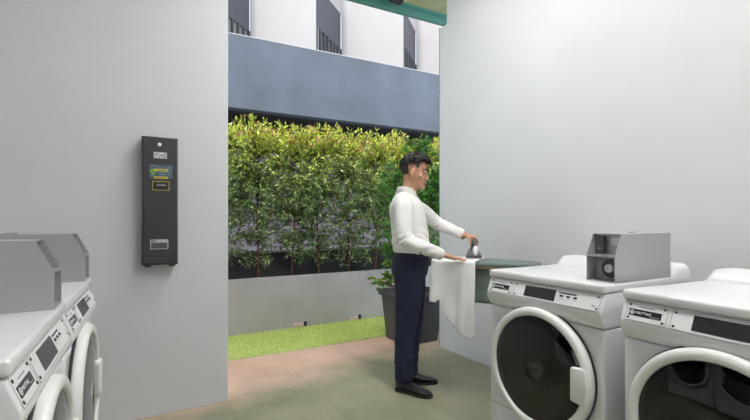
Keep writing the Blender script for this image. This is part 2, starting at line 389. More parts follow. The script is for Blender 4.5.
# ------------------------------------------------------------------ hedge shrubs and the potted shrub
def rnd_unit():
    while True:
        v = Vector((random.uniform(-1, 1), random.uniform(-1, 1), random.uniform(-1, 1)))
        if .05 < v.length < 1: return v.normalized()
def shrub(x, y, z0, top, lean, label, dens=1.0):
    t = empty('hedge_shrub', (x, y, z0)); tag(t, label, 'shrub', 'hedge shrubs in the planter')
    H = top-z0
    b = newbm(); path = [(0, 0, -.03), (lean*.35, 0, H*.25), (lean*.8, .02, H*.55), (lean, 0, H*.86)]
    tube(b, path, [.013, .011, .009, .004], 8, 4)
    data = []
    cp = catmull(path, 12)
    twigs = []
    nb = int(225*dens)
    for i in range(nb):
        f = .10+.9*(random.random()**.58)
        zc = H*f
        o = min(cp, key=lambda p: abs(p.z-zc*.88))
        ang = random.uniform(0, 2*PI)
        ln = random.uniform(.16, .40)*(1.05 if f > .7 else 1)*(.7 if f < .35 else 1)
        up_ = random.uniform(.0, .5)+(random.uniform(0, 1.1) if f > .85 else 0)
        d = Vector((math.cos(ang)*1.0, math.sin(ang)*.75, up_)).normalized()
        twigs.append((o, d, ln, f))
        q = o+d*ln; tube(b, [o, o+d*ln*.5+Vector((0, 0, .01)), q], [.004, .003, .0015], 5, 1, caps=False)
    for o, d, ln, f in twigs:
        n = int((30 if f > .5 else 20))
        for j in range(n):
            s_ = random.uniform(.22, 1.08); p = o+d*ln*s_+rnd_unit()*random.uniform(0, .055)
            dd = (rnd_unit()*.9+d*.5+Vector((0, 0, .5 if f > .85 else -.25))).normalized(); s = dd.cross(rnd_unit()).normalized()
            g = random.choice((.55, .8, 1, 1.2, 1.55))*random.uniform(.85, 1.15); h = p.z/H+random.uniform(-.05, .05)  # wide brightness spread paints glints into the leaf colour
            new = max(.16, min(1, (h-.35)/.55))**1.35                      # yellow-green share grows towards the tips: young growth plus painted sunlight
            if h > .86 and random.random() < .16: c = (.62*g, .32*g, .18*g)
            elif random.random() < new: k_ = max(0, min(1, (h-.55)/.35)); c = tuple(g*(p_*(1-k_)+q_*k_) for p_, q_ in zip((.34, .47, .17), (.54, .62, .11)))
            elif random.random() < .2: c = (.46*g, .54*g, .28*g)
            else: c = (.17*g, .26*g, .11*g)
            data.append((p, dd, s, random.uniform(.042, .078), random.uniform(.016, .026), c))
    obj('stem', b, 'bark', t, True)
    leaves_mesh('foliage', data, 'leaf', t)
HS = [(.88, 2.37, .05, 'hedge shrub at the left end, half hidden by the wall edge'),
      (1.32, 2.36, .0, 'hedge shrub with one upright red stem, second from the left'),
      (1.70, 2.33, .09, 'hedge shrub with a red stem leaning right, third from the left'),
      (2.08, 2.35, -.05, 'hedge shrub fourth from the left, between the leaning stem and the straight stem'),
      (2.475, 2.36, .0, 'hedge shrub with a straight red stem, fifth from the left'),
      (2.87, 2.34, .06, 'hedge shrub just left of the man, sixth from the left'),
      (3.30, 2.36, .0, 'hedge shrub behind the man and the potted shrub'),
      (3.72, 2.40, .05, 'hedge shrub showing just right of the man\'s head'),
      (4.15, 2.42, .0, 'hedge shrub at the right end beside the right wall edge')]
for x, top, ln, lb in HS: shrub(x, 4.98+random.uniform(-.05, .05), .47, top, ln, lb)

pt = empty('potted_shrub', (2.58, 3.70, 0)); pt.scale = (1.1, 1, 1); tag(pt, 'tall glossy green shrub in a square charcoal pot behind the man', 'potted plant')
b = newbm()
def sq(h, z, r=.03):
    o = []
    for sx, sy in ((1, 1), (-1, 1), (-1, -1), (1, -1)):
        a0 = math.atan2(sy, sx)-PI/4
        for q in range(5):
            a_ = a0+q*PI/8; o.append(Vector((sx*(h-r)+math.cos(a_)*r, sy*(h-r)+math.sin(a_)*r, z)))
    return o
rings(b, [sq(.185, 0), sq(.19, .01), sq(.225, .45), sq(.228, .452), sq(.246, .455), sq(.25, .46), sq(.25, .505), sq(.246, .512), sq(.226, .512), sq(.22, .5), sq(.215, .44)], True)
obj('pot', b, 'pot', pt, True, 40)
b = newbm(); rings(b, [sq(.218, .44), sq(.218, .47)], True); obj('soil', b, 'soil', pt)
b = newbm(); data = []
stems = [[(0, 0, .46), (.03, .03, .9), (.08, .02, 1.4), (.06, .0, 2.08)], [(-.04, .03, .46), (-.09, .04, .9), (-.16, .04, 1.35), (-.14, .03, 1.84)], [(.05, -.03, .46), (.10, .0, .9), (.22, .0, 1.3), (.30, .05, 1.75)],
         [(-.06, -.02, .46), (-.18, .02, .60), (-.27, .05, .68)], [(-.03, -.05, .46), (-.18, .05, .56), (-.32, .10, .60)], [(-.05, .05, .46), (-.12, .1, .66), (-.2, .12, .80)]]
for si, st in enumerate(stems):
    tube(b, st, [.014, .011, .008, .004][:len(st)], 7, 4)
    cp = catmull(st, 12)
    for i in range(44 if si < 3 else 7):
        f = random.uniform(.30, 1) if si < 3 else random.uniform(.6, 1)
        o = cp[min(int(f*(len(cp)-1)), len(cp)-1)]; ang = random.uniform(0, 2*PI)
        d = Vector((math.cos(ang), math.sin(ang), random.uniform(0, .8))).normalized(); ln = random.uniform(.08, .25 if f < .85 else .17)
        if si > 2: ln *= .35
        tube(b, [o, o+d*ln], [.004, .002], 5, 1, caps=False)
        for j in range(20 if si < 3 else 7):
            p = o+d*ln*random.uniform(.3, 1.1)+rnd_unit()*random.uniform(0, .06)
            dd = (rnd_unit()+d*.6+Vector((0, 0, .1))).normalized(); s = dd.cross(rnd_unit()).normalized(); g = random.uniform(.65, 1.3)
            c = (.13*g, .34*g, .055*g) if random.random() < .65 else (.06*g, .17*g, .04*g)
            if si > 2: c = (.20*g, .36*g, .06*g)
            data.append((p, dd, s, random.uniform(.045, .075), random.uniform(.026, .038), c))
obj('stem', b, 'barkgrey', pt, True); leaves_mesh('foliage', data, 'leaf', pt)

# ------------------------------------------------------------------ laundry machines (front = +x, viewer's right = +y)
ML = 'white front-loading laundry machine '
def make_machine():
    t = empty('laundry_machine', (0, 0, 0))
    W = .335; DP = -.73
    b = newbm(); bx(b, (DP+.02, -W, .02), (-.008, W, .772), .012, 3)
    cab = obj('cabinet', b, 'enamel', t, True, 35)
    b = newbm(); lathe(b, [(.245, -.5), (.245, .1)], (0, 0, .516), (1, 0, 0), 64, True); cut = obj('cut', b, 'drum'); boolcut(cab, cut)
    # seam of the kick panel
    for y0, y1 in ((-W+.012, -.14), (.14, W-.012)):
        b = newbm(); bx(b, (-.0085, y0, .236), (-.0072, y1, .239)); obj('seam', b, 'plateline', cab)
    b = newbm(); bx(b, (DP+.05, -W+.04, 0), (-.06, W-.04, .02)); obj('plinth', b, 'seal', t)
    # control console: sloped front, rounded lower lip
    b = newbm(); prism(b, [(DP+.03, .775), (-.012, .775), (.004, .800), (.014, .824), (.018, .838), (.0165, .85), (-.012, .926), (DP+.03, .926)], 1, -W, W, .006, 3)
    con = obj('control_console', b, 'enamel', t, True, 35)
    S0 = Vector((-.0125, 0, .922)); sv = (Vector((.0163, 0, .851))-S0); SL = sv.length; sv.normalize(); nv = Vector((-sv.z, 0, sv.x)); nv = nv if nv.x > 0 else -nv
    mw = Matrix(((0, sv.x*-1, nv.x, 0), (1, 0, 0, 0), (0, -sv.z, nv.z, 0), (0, 0, 0, 1)))
    def sbox(bb, y0, y1, t0, t1, h0, h1, bev=0):
        vv = bx(bb, (y0, -t1, h0), (y1, -t0, h1))
        bmesh.ops.transform(bb, verts=vv, matrix=Matrix.Translation(S0) @ mw)
    def plate(name, y0, y1):
        bb = newbm(); sbox(bb, y0, y1, .003, SL-.001, 0, .0022); o = obj(name, bb, 'plate', con)
        bb = newbm()
        for (p0, p1, q0, q1) in ((y0, y1, .003, .0042), (y0, y1, SL-.0022, SL-.001), (y0, y0+.0014, .003, SL-.001), (y1-.0014, y1, .003, SL-.001)): sbox(bb, p0, p1, q0, q1, .0021, .0026)
        obj('outline', bb, 'plateline', o)
        for yy_ in (y0+.012, y1-.012):
            for tt in (.013, SL-.012):
                bb = newbm(); p = S0+mw.to_3x3() @ Vector((yy_, -tt, .002)); lathe(bb, [(.0048, 0), (.0045, .0018), (.002, .0025)], p, nv, 12, True); obj('screw', bb, 'screw', o, True, 30)
        return o
    p1 = plate('badge_plate', -.316, -.165)
    bb = newbm(); sbox(bb, -.304, -.184, .029, .056, .0022, .0032); bd_ = obj('badge', bb, 'dispblack', p1)
    bb = newbm(); c = S0+mw.to_3x3() @ Vector((-.292, -.0425, .0034)); lathe(bb, [(.0088, 0), (.0088, .0004), (.0058, .0004), (.0058, 0)], c, nv, 24); 
    sbox(bb, -.2955, -.2885, .041, .0445, .0033, .0038); obj('logo', bb, 'inkwhite', bd_)
    text_obj('lettering', 'MAYTAG', .0145, Matrix.Translation(S0+mw.to_3x3() @ Vector((-.279, -.0425, .0034))) @ mw, 'inkwhite', bd_)
    bb = newbm(); sbox(bb, -.222, -.190, .049, .0515, .0032, .0036); obj('small_print', bb, 'plateline', bd_)
    bb = newbm(); sbox(bb, -.270, -.212, .0175, .021, .0022, .0026); obj('caption', bb, 'plateline', p1)
    p2 = plate('display_plate', -.152, .322)
    bb = newbm(); sbox(bb, -.082, .098, .012, SL-.010, .0022, .0036); obj('display', bb, 'dispblack', p2)
    bb = newbm(); sbox(bb, .116, .206, .018, .024, .0022, .0028); obj('legend_bar', bb, 'dispblack', p2)
    for k in range(3):
        y = .122+k*.036
        bb = newbm(); sbox(bb, y, y+.018, .031, .0395, .0022, .0045); bbx = obj('button', bb, 'dispblack', p2)
        bb = newbm(); sbox(bb, y+.002, y+.016, .0455, .0475, .0022, .0025); obj('button_caption', bb, 'plateline', p2)
    bb = newbm(); sbox(bb, .285, .303, .050, .058, .0022, .0025); obj('small_mark', bb, 'boxgrey', p2)
    # lid with raised rear ridge
    b = newbm(); bx(b, (DP, -W-.004, .928), (.0, W+.004, .967), .012, 4); lid = obj('lid', b, 'enamel', t, True, 50)
    b = newbm()
    hp_ = [(W+.003, .955), (W+.003, .975), (W-.003, 1.000), (W-.016, 1.016), (W-.035, 1.022)]; prof = [(-y_, z_) for y_, z_ in hp_]+hp_[::-1]
    v = []
    for xo, sc in ((DP, 0), (DP+.115, 0), (DP+.138, 1), (DP+.165, 2)):
        v.append([b.verts.new((xo, y_, z_ if sc == 0 else .955+(z_-.955)*(.62 if sc == 1 else .16))) for y_, z_ in prof])
    for r1, r2 in zip(v[:-1], v[1:]):
        for i in range(len(prof)-1): b.faces.new((r1[i], r1[i+1], r2[i+1], r2[i]))
    b.faces.new(v[0]); b.faces.new(v[-1][::-1])
    bmesh.ops.bevel(b, geom=[e for e in b.edges if len(e.link_faces) == 2 and e.calc_face_angle() > .6], offset=.006, segments=2, affect='EDGES')
    obj('rear_ridge', b, 'enamel', lid, True, 60)
    # door
    c = (0, 0, .516)
    b = newbm(); lathe(b, [(.292, -.006), (.298, .002), (.298, .014), (.294, .026), (.288, .034), (.276, .037), (.264, .036), (.258, .031), (.255, .022), (.253, .0), (.246, -.01), (.246, -.012), (.292, -.006)], c, (1, 0, 0), 96)
    dr = obj('door', b, 'enameld', t, True, 50)
    b = newbm(); lathe(b, [(.291, -.0075), (.303, -.0075), (.303, .001), (.291, .001), (.291, -.0075)], c, (1, 0, 0), 96); obj('door_gasket', b, 'seal', dr, True)
    b = newbm(); lathe(b, [(.2545, .026), (.2, .032), (.14, .036), (.07, .038), (.0001, .039), (.0001, .033), (.07, .032), (.14, .030), (.2, .026), (.2545, .020), (.2545, .026)], c, (1, 0, 0), 72); obj('glass', b, 'glass', dr, True)
    b = newbm(); prism(b, [(.211, .436), (.270, .430), (.280, .438), (.287, .515), (.280, .588), (.270, .596), (.211, .590), (.204, .583), (.204, .443)], 0, .020, .047, .008, 3)
    obj('door_handle', b, 'enameld', dr, True, 50)
    b = newbm(); lathe(b, [(.243, -.009), (.243, -.45), (.0001, -.46)], c, (1, 0, 0), 48)
    dm = obj('drum', b, 'drum', t, True, 40)
    for q in range(3):
        a_ = q*2*PI/3+.4; bb = newbm(); vv = bx(bb, (-.42, -.02, .195), (-.06, .02, .240), .012, 2); bmesh.ops.transform(bb, verts=bb.verts, matrix=Matrix.Translation(c) @ Matrix.Rotation(a_, 4, 'X')); obj('drum_rib', bb, 'drum', dm, True, 40)
    return t
m1 = make_machine()
G = 'front-loading laundry machines in two facing rows'
places = [((1.765, 1.440, 0), PI, ML+'on the right, farther one beside the ironing board'),
          ((1.712, .664, 0), PI-math.radians(5), ML+'on the right nearest the camera, cut off by the frame'),
          ((-.159, 2.145, 0), -math.radians(3), ML+'on the left, farther one by the wall'),
          ((-.191, 1.460, 0), -math.radians(1.8), ML+'on the left nearest the camera')]
for i, (p, r, lb) in enumerate(places):
    o = m1 if i == 0 else copy_tree(m1)
    o.location = p; o.rotation_euler = (0, 0, r); o.scale = (1, 1.04 if i == 1 else 1, 1); tag(o, lb, 'laundry machine', G)

# coin boxes (front +x at 0, bottom z 0)
def make_coin_box():
    t = empty('coin_box', (0, 0, 0)); Wd = .068; HT = .216; T = .004; DP = -.462
    side = [(0, 0), (0, .118), (-.048, HT), (DP, HT), (DP, 0)]
    b = newbm()
    for s in (-1, 1): prism(b, side, 1, s*Wd, s*(Wd-T))
    bx(b, (DP, -Wd+T, 0), (0, Wd-T, T)); bx(b, (DP, -Wd+T, HT-T), (-.048, Wd-T, HT)); bx(b, (DP, -Wd+T, T), (DP+T, Wd-T, HT-T))
    obj('housing', b, 'boxgrey', t)
    b = newbm(); bx(b, (-.13, -Wd+T, .112), (-.001, Wd-T, .118)); obj('shelf', b, 'boxgrey', t)
    b = newbm(); bx(b, (-0.0900, -Wd+T, .118), (-0.0750, Wd-T, HT-T)); up = obj('coin_plate', b, 'steel', t)
    b = newbm(); bx(b, (-0.0740, -.042, .124), (-0.0500, -.018, .205), .004, 2); bx(b, (-0.0510, -.038, .13), (-0.0350, -.022, .15), .003, 1); obj('coin_slot', b, 'steeldark', up)
    b = newbm(); bx(b, (-0.0745, .005, .165), (-0.0710, .045, .198)); obj('slot_sticker', b, 'plate', up)
    b = newbm(); bx(b, (-0.0900, -Wd+T, T), (-0.0700, Wd-T, .112)); lo = obj('lock_plate', b, 'boxgrey', t)
    b = newbm(); lathe(b, [(.042, 0), (.042, .012), (.036, .016), (.0001, .016)], (-.070, .012, .058), (1, 0, 0), 32); lk = obj('lock_ring', b, 'steeldark', lo, True, 40)
    b = newbm(); lathe(b, [(.019, 0), (.019, .014), (.014, .018), (.006, .018), (.006, .008), (.0001, .008)], (-.054, .012, .058), (1, 0, 0), 24); obj('lock_barrel', b, 'ironwhite', lk, True, 40)
    b = newbm(); lathe(b, [(.006, 0), (.0001, .0012)], (-.0545, .012, .058), (1, 0, 0), 16); obj('keyhole', b, 'black', lk)
    b = newbm(); bx(b, (-.30, -.02, HT), (-.25, .0, HT+.007), .002, 1); obj('latch', b, 'boxgrey', t)
    return t
cb = make_coin_box(); GC = 'coin boxes on the laundry machines'
def onl(base, x, y, r): return (base[0]+x*math.cos(r)-y*math.sin(r), base[1]+x*math.sin(r)+y*math.cos(r), .9672)
RA = -math.radians(3); RB = -math.radians(1.8)
for i, (p, r, lb) in enumerate([((1.850, 1.174, .9672), PI, 'grey metal coin box with open front and lock, on the right-hand machine'),
                                (onl((-.159, 2.145), -.014, .272, RA), RA, 'grey metal coin box on the farther left machine, partly behind another box'),
                                (onl((-.191, 1.460), -.010, .272, RB), RB, 'grey metal coin box on the nearest left machine, cut off by the frame')]):
    o = cb if i == 0 else copy_tree(cb)
    o.location = p; o.rotation_euler = (0, 0, r); tag(o, lb, 'coin box', GC)

# ------------------------------------------------------------------ wall dispenser
d0 = empty('wall_dispenser', (.182, YF, .956)); tag(d0, 'tall narrow charcoal wall box with stickers and a card slot', 'dispenser')
b = newbm(); bx(b, (-.1, -.095, .01), (.1, -.0005, .80), .004, 2); obj('case', b, 'dispenser', d0, True, 40)
b = newbm(); bx(b, (-.092, -.1, .022), (.092, -.0955, .792), .002, 1); dd_ = obj('door', b, 'dispenser', d0)
b = newbm(); bx(b, (-.1015, -.0945, .16), (-.1003, -.070, .79)); obj('worn_edge', b, 'orange', d0)
for x in (-.085, .05):
    b = newbm(); bx(b, (x, -.1, 0), (x+.035, -.02, .0095)); obj('foot', b, 'dispenser', d0)
b = newbm(); lathe(b, [(.011, 0), (.011, .006), (.007, .008), (.0001, .008)], (-.004, -.1, .752), (0, -1, 0), 20); obj('lock', b, 'ironwhite', dd_, True)
b = newbm(); bx(b, (-.036, -.1012, .668), (.038, -.1002, .706)); s1 = obj('sticker', b, 'silver', dd_)
b = newbm()
for (x, z, q) in ((-.022, .69, .5), (.0, .683, .6), (.018, .69, .55), (.028, .676, .4)):
    vv = bx(b, (-.011, -.1018, -.0025), (.011, -.1013, .0025)); bmesh.ops.transform(b, verts=vv, matrix=Matrix.Translation((x, 0, z)) @ Matrix.Rotation(-q, 4, 'Y'))
obj('sticker_print', b, 'steeldark', s1)
b = newbm(); bx(b, (-.058, -.1012, .545), (.068, -.1002, .628)); s2 = obj('sticker', b, 'tealst', dd_)
b = newbm(); lathe(b, [(.013, 0), (.013, .0006), (.0001, .0006)], (-.044, -.1013, .588), (0, -1, 0), 20); lathe(b, [(.009, 0), (.009, .0006), (.0001, .0006)], (-.038, -.1013, .572), (0, -1, 0), 20); obj('green_mark', b, 'green', s2)
b = newbm(); bx(b, (-.034, -.1024, .588), (.044, -.1013, .602)); bx(b, (-.034, -.1024, .543), (.044, -.1013, .556)); obj('yellow_strip', b, 'yellow', s2)
b = newbm(); bx(b, (-.02, -.1028, .592), (.036, -.1025, .597)); bx(b, (-.028, -.1028, .547), (.038, -.1025, .551)); obj('strip_print', b, 'steeldark', s2)
b = newbm()
for (x0, x1, z0, z1) in ((-.043, .051, .524, .5265), (-.043, .051, .4705, .473), (-.043, -.0405, .473, .524), (.0485, .051, .473, .524)): bx(b, (x0, -.1035, z0), (x1, -.1003, z1))
obj('slot_frame', b, 'yellow', dd_)
b = newbm(); bx(b, (-.0375, -.101, .4735), (.0455, -.1003, .5235)); bx(b, (-.030, -.108, .495), (.038, -.1011, .513), .002, 1); sl = obj('card_slot', b, 'seal', dd_)
b = newbm(); bx(b, (-.022, -.1095, .500), (.030, -.1081, .505)); obj('slot_lip', b, 'silver', sl)
b = newbm(); bx(b, (-.055, -.1012, .108), (.045, -.1002, .168)); s3 = obj('sticker', b, 'silver', dd_)
b = newbm(); bx(b, (-.05, -.1018, .112), (.04, -.1013, .148)); bx(b, (-.05, -.1018, .155), (-.02, -.1013, .162)); obj('sticker_print', b, 'steeldark', s3)

# ------------------------------------------------------------------ the man (local: x forward, y his left, z up)
O = Vector((1.83, 2.645, 0)); HA = math.atan2(-.643, .766); hd = Vector((.766, -.643, 0)); lf = Vector((.643, .766, 0))
def W_(x, y, z=0): return O+hd*x+lf*y+Vector((0, 0, z))
BT = .955             # top of the cloth on the board
# joints
rsh, rel, rwr = (-.035, -.165, 1.365), (-.005, -.255, 1.105), (.235, -.205, 1.003)
lsh, lel, lwr = (.0, .165, 1.37), (.20, .285, 1.21), (.392, .155, 1.128)
rank, lank = (-.035, -.094, .08), (-.018, .08, .08)
HC = Vector((.034, 0, 1.592)); HR = Matrix.Rotation(math.radians(9), 3, 'Y') @ Matrix.Rotation(math.radians(-4), 3, 'X'); HR = Matrix.Rotation(math.radians(-10), 3, 'Z') @ HR; HSC = 1.05
def hp(x, y, z): return HC+HR @ Vector((x, y, z))*HSC
def he(bm, c, r, mi=0, seg=20): ell(bm, hp(*c), Vector(r)*HSC, HR, seg, mi)
b = newbm()
he(b, (-.010, 0, .036), (.091, .074, .084), seg=28); he(b, (.028, 0, -.018), (.058, .062, .085)); he(b, (.033, 0, -.068), (.05, .05, .042)); he(b, (.070, 0, -.096), (.02, .024, .018))
tube(b, [hp(.081, 0, .014), hp(.091, 0, -.012), hp(.099, 0, -.031)], [.007*HSC, .0085*HSC, .0105*HSC], 12, 3)
for s in (-1, 1):
    he(b, (.090, s*.011, -.036), (.010, .008, .006)); he(b, (.073, s*.030, .024), (.013, .024, .008)); he(b, (.058, s*.040, -.022), (.022, .022, .020))
    he(b, (.004, s*.075, -.014), (.019, .010, .031)); he(b, (.008, s*.075, -.038), (.010, .007, .011)); he(b, (.073, s*.031, .004), (.009, .017, .008))
he(b, (.083, 0, -.060), (.010, .022, .006)); he(b, (.081, 0, -.071), (.010, .019, .007))
tube(b, [hp(-.022, 0, -.03), (-.002, 0, 1.49), (-.028, 0, 1.40), (-.035, 0, 1.36)], [.056, .055, .060, .08], 20, 4)
# torso and legs beneath the clothes
def oval(cx, cy, z, rx, ry, n=28): return [Vector((cx+rx*math.cos(2*PI*i/n), cy+ry*math.sin(2*PI*i/n), z)) for i in range(n)]
rings(b, [oval(0, 0, .84, .08, .12), oval(0, 0, .9, .115, .15), oval(.01, 0, 1.0, .11, .14), oval(.0, 0, 1.1, .115, .145), oval(-.02, 0, 1.28, .115, .165), oval(-.032, 0, 1.37, .09, .16), oval(-.033, 0, 1.42, .055, .09)])
for ank, hip, kn in ((rank, (0, -.085, .88), (-.02, -.095, .5)), (lank, (0, .085, .88), (.012, .09, .5))):
    tube(b, [hip, kn, ank], [.078, .05, .036], 14, 6)
fa = {0: math.atan2(-.87, .48)-HA, 1: math.atan2(-.5, .86)-HA}
for i, ank in enumerate((rank, lank)):
    d = Vector((math.cos(fa[i]), math.sin(fa[i]), 0)); A = Vector(ank)
    tube(b, [A+Vector((0, 0, -.022))-d*.03, A+d*.05+Vector((0, 0, -.042)), A+d*.14+Vector((0, 0, -.046))], [.024, .018, .010], 12, 3)
# arms
tube(b, [rsh, rel, rwr], [.05, .038, .026], 14, 6); tube(b, [lsh, lel, lwr], [.05, .038, .026], 14, 6)
# right hand: flat on the cloth
wv_ = Vector(rwr); kn0 = Vector((.325, -.175, BT+.024))
fd = Vector((.97, .22, 0)).normalized(); sd_ = Vector((.22, -.97, 0)).normalized()
tube(b, [wv_, wv_.lerp(kn0, .45)+Vector((0, 0, .002)), kn0], [(.026, .02), (.036, .017), (.040, .0135)], 14, 4, up=(0, 0, 1))
for k, (ofs, ln) in enumerate(((-.030, .074), (-.010, .084), (.011, .079), (.030, .062))):
    p = kn0+sd_*ofs-fd*.012; spread = sd_*ofs*.25
    tube(b, [p, p+fd*ln*.45+spread*.5+Vector((0, 0, .001)), p+fd*ln*.8+spread+Vector((0, 0, -.008)), p+fd*ln*1.05+spread*1.2+Vector((0, 0, -.0135))], [.0095, .0088, .008, .0068], 10, 3)
p = wv_.lerp(kn0, .35)-sd_*.026
tube(b, [p, p+fd*.022-sd_*.022+Vector((0, 0, -.004)), p+fd*.048-sd_*.034+Vector((0, 0, -.010)), p+fd*.066-sd_*.036+Vector((0, 0, -.013))], [.012, .0105, .0095, .007], 10, 3)
# left hand: wrapped over the iron handle (handle bar along y)
HB = Vector((.462, .125, 1.080)); hr = .0145
lw = Vector(lwr); pk = Vector((HB.x+.008, HB.y, HB.z+.030))
tube(b, [lw, lw.lerp(pk, .5)+Vector((0, 0, .004)), pk], [(.026, .02), (.036, .017), (.040, .0135)], 14, 4, up=(0, 0, 1))
for k, (ofs, sc) in enumerate(((-.030, .95), (-.010, 1.03), (.010, 1.0), (.029, .86))):
    q = HB+Vector((0, ofs, 0)); rr_ = hr+.0095
    pts = [q+Vector((rr_*1.25*math.cos(a_), 0, rr_*1.25*math.sin(a_))) for a_ in (math.radians(82), math.radians(40), math.radians(-5), math.radians(-50), math.radians(-50-50*sc))]
    tube(b, pts, [.0098, .0095, .009, .0083, .007], 10, 3)
q = HB+Vector((0, -.046, 0))
tube(b, [lw.lerp(pk, .45)+Vector((0, -.028, -.004)), q+Vector((-.026, .0, .014)), q+Vector((-.022, -.003, -.010)), q+Vector((-.002, -.004, -.024))], [.012, .0108, .0095, .007], 10, 3)
man = obj('person', b, ['skin', 'lip'])
remesh(man, .0036, 2)
for p in man.data.polygons:
    c = (HR.inverted() @ (p.center-HC))/HSC
    if c.x > .080 and abs(c.y) < .022 and -.078 < c.z < -.056: p.material_index = 1
man.location = O; man.rotation_euler = (0, 0, HA)
tag(man, 'dark-haired man in white shirt and navy trousers standing and ironing', 'person')
# eyes, brows
for s in (-1, 1):
    b = newbm(); he(b, (.0735, s*.031, .004), (.0105, .0135, .0055), 0, 16); he(b, (.0805, s*.031, .002), (.0048, .008, .0050), 1, 12); obj('eye', b, ['eye', 'iris'], man, True)
    b = newbm(); tube(b, [hp(.091, s*.014, .024), hp(.090, s*.030, .031), hp(.078, s*.048, .027)], [.0042, .0055, .003], 8, 4); obj('eyebrow', b, 'hair', man, True)
# hair: clipped sides and a longer top swept forward and up
b = newbm()
nu, nv_ = 56, 36; grid = []
for j in range(nv_+1):
    th = PI*j/nv_*.72; row = []
    for i in range(nu):
        ph = 2*PI*i/nu
        d = Vector((math.sin(th)*math.cos(ph), math.sin(th)*math.sin(ph), math.cos(th)))
        front = max(0, d.x); side = abs(d.y)
        lim = (.40*PI if d.x > .45 else .50*PI if d.x > .0 else .72*PI)
        topw = max(0, min(1, (d.z-.15)/.5))
        thick = .0075+.0165*topw+.010*topw*max(0, d.x)
        r = Vector((.091+thick, .074+thick*.8, .084+thick))
        p = Vector((-.010+d.x*r.x, d.y*r.y, .036+d.z*r.z)); row.append((p, th, ph, d))
    grid.append(row)
vv = [[b.verts.new(hp(*(p+Vector((0, 0, 0))+.004*noise.noise(p*55)*Vector((1, 1, 1))))) for p, *_ in row] for row in grid]
def keep(d):
    if d.z > .44: return True
    if d.x > .45: return False
    if d.x > .32: return d.z > -.02 and abs(d.y) > .6
    if d.x > -.26: return d.z > .16 if abs(d.y) > .55 else True
    return d.z > -.72
for j in range(nv_):
    for i in range(nu):
        d = grid[j][i][3]
        if keep(d):
            q = (vv[j][i], vv[j+1][i], vv[j+1][(i+1) % nu], vv[j][(i+1) % nu])
            try:
                f = b.faces.new(q); f.material_index = 0 if d.z > -.35 or d.x > -.4 else 0
                if d.z < .25: f.material_index = 1
            except Exception: pass
bmesh.ops.remove_doubles(b, verts=b.verts, dist=.0004)
for i in range(760):
    ph = random.uniform(0, 2*PI); th = math.acos(random.uniform(.12, 1)); d = Vector((math.sin(th)*math.cos(ph), math.sin(th)*math.sin(ph), math.cos(th)))
    if d.x > .5 and d.z < .48: continue
    if d.z < .32 and d.x > -.36: continue
    p = Vector((-.010+d.x*.104, d.y*.086, .036+d.z*.100))
    flow = Vector((1, .15*d.y, .1)) if d.x > -.25 else Vector((-.15, 0, -1))
    tg = (flow-d*flow.dot(d)).normalized()
    lift = .34 if d.x > .25 else .18 if d.x > -.25 else .03
    L = random.uniform(.030, .050)*(1 if d.z > .5 else .65)
    q0 = p-d*.010; q1 = p+tg*L*.5+d*L*lift; q2 = p+tg*L+d*L*lift*.9+Vector((random.gauss(0, .003), random.gauss(0, .004), random.gauss(0, .003)))
    tube(b, [hp(*q0), hp(*q1), hp(*q2)], [.0042, .0036, .0009], 5, 3, caps=False)
obj('hair', b, ['hair', 'haircut'], man, True)
# shirt
b = newbm()
rings(b, [oval(.013, 0, .93, .120, .158), oval(.015, 0, .985, .126, .163), oval(.012, 0, 1.01, .137, .170), oval(.006, 0, 1.05, .140, .172), oval(.0, 0, 1.12, .137, .170), oval(-.010, 0, 1.2, .134, .174), oval(-.024, 0, 1.3, .132, .182),
          oval(-.030, 0, 1.355, .122, .180), oval(-.034, 0, 1.395, .100, .158), oval(-.036, 0, 1.425, .078, .115), oval(-.034, 0, 1.45, .066, .078), oval(-.032, 0, 1.46, .06, .062)])
def mid(a, c, t, o=(0, 0, 0)): return tuple(Vector(a).lerp(Vector(c), t)+Vector(o))
tube(b, [(-.036, -.135, 1.385), (-.034, -.172, 1.345), mid(rsh, rel, .5, (-.004, -.008, 0)), rel, mid(rel, rwr, .5), mid(rel, rwr, .95)], [.062, .068, .061, .055, .049, .037], 20, 5)
tube(b, [(-.03, .135, 1.385), (.005, .172, 1.35), mid(lsh, lel, .5, (0, .005, 0)), lel, mid(lel, lwr, .5), mid(lel, lwr, .93)], [.062, .066, .060, .053, .047, .037], 20, 5)
sh = obj('shirt', b, 'shirt', man)
def wr(p):
    a = noise.noise(Vector((p.x*9, p.y*9, p.z*16)))*.0045
    if p.z < 1.2: a += .004*math.sin(p.z*95+p.y*22+4*noise.noise(p*7))*max(0, 1-abs(p.z-1.06)/.16)
    dl = min((p-Vector(rel)).length, (p-Vector(lel)).length)
    if dl < .12: a += .0045*math.sin((p.x-p.z)*120+6*noise.noise(p*11))*(1-dl/.12)
    return a
remesh(sh, .0055, 6, wr)
# cuffs
for e_, w__ in ((rel, rwr), (lel, lwr)):
    e_ = Vector(e_); w__ = Vector(w__); d = (w__-e_).normalized(); a = e_.lerp(w__, .80); c = w__+d*.004
    b = newbm(); lathe(b, [(.0445, 0), (.0450, .004), (.0405, (c-a).length*.6), (.0385, (c-a).length-.002), (.036, (c-a).length), (.033, (c-a).length-.01)], a, d, 28); obj('cuff', b, 'shirt', sh, True, 60)
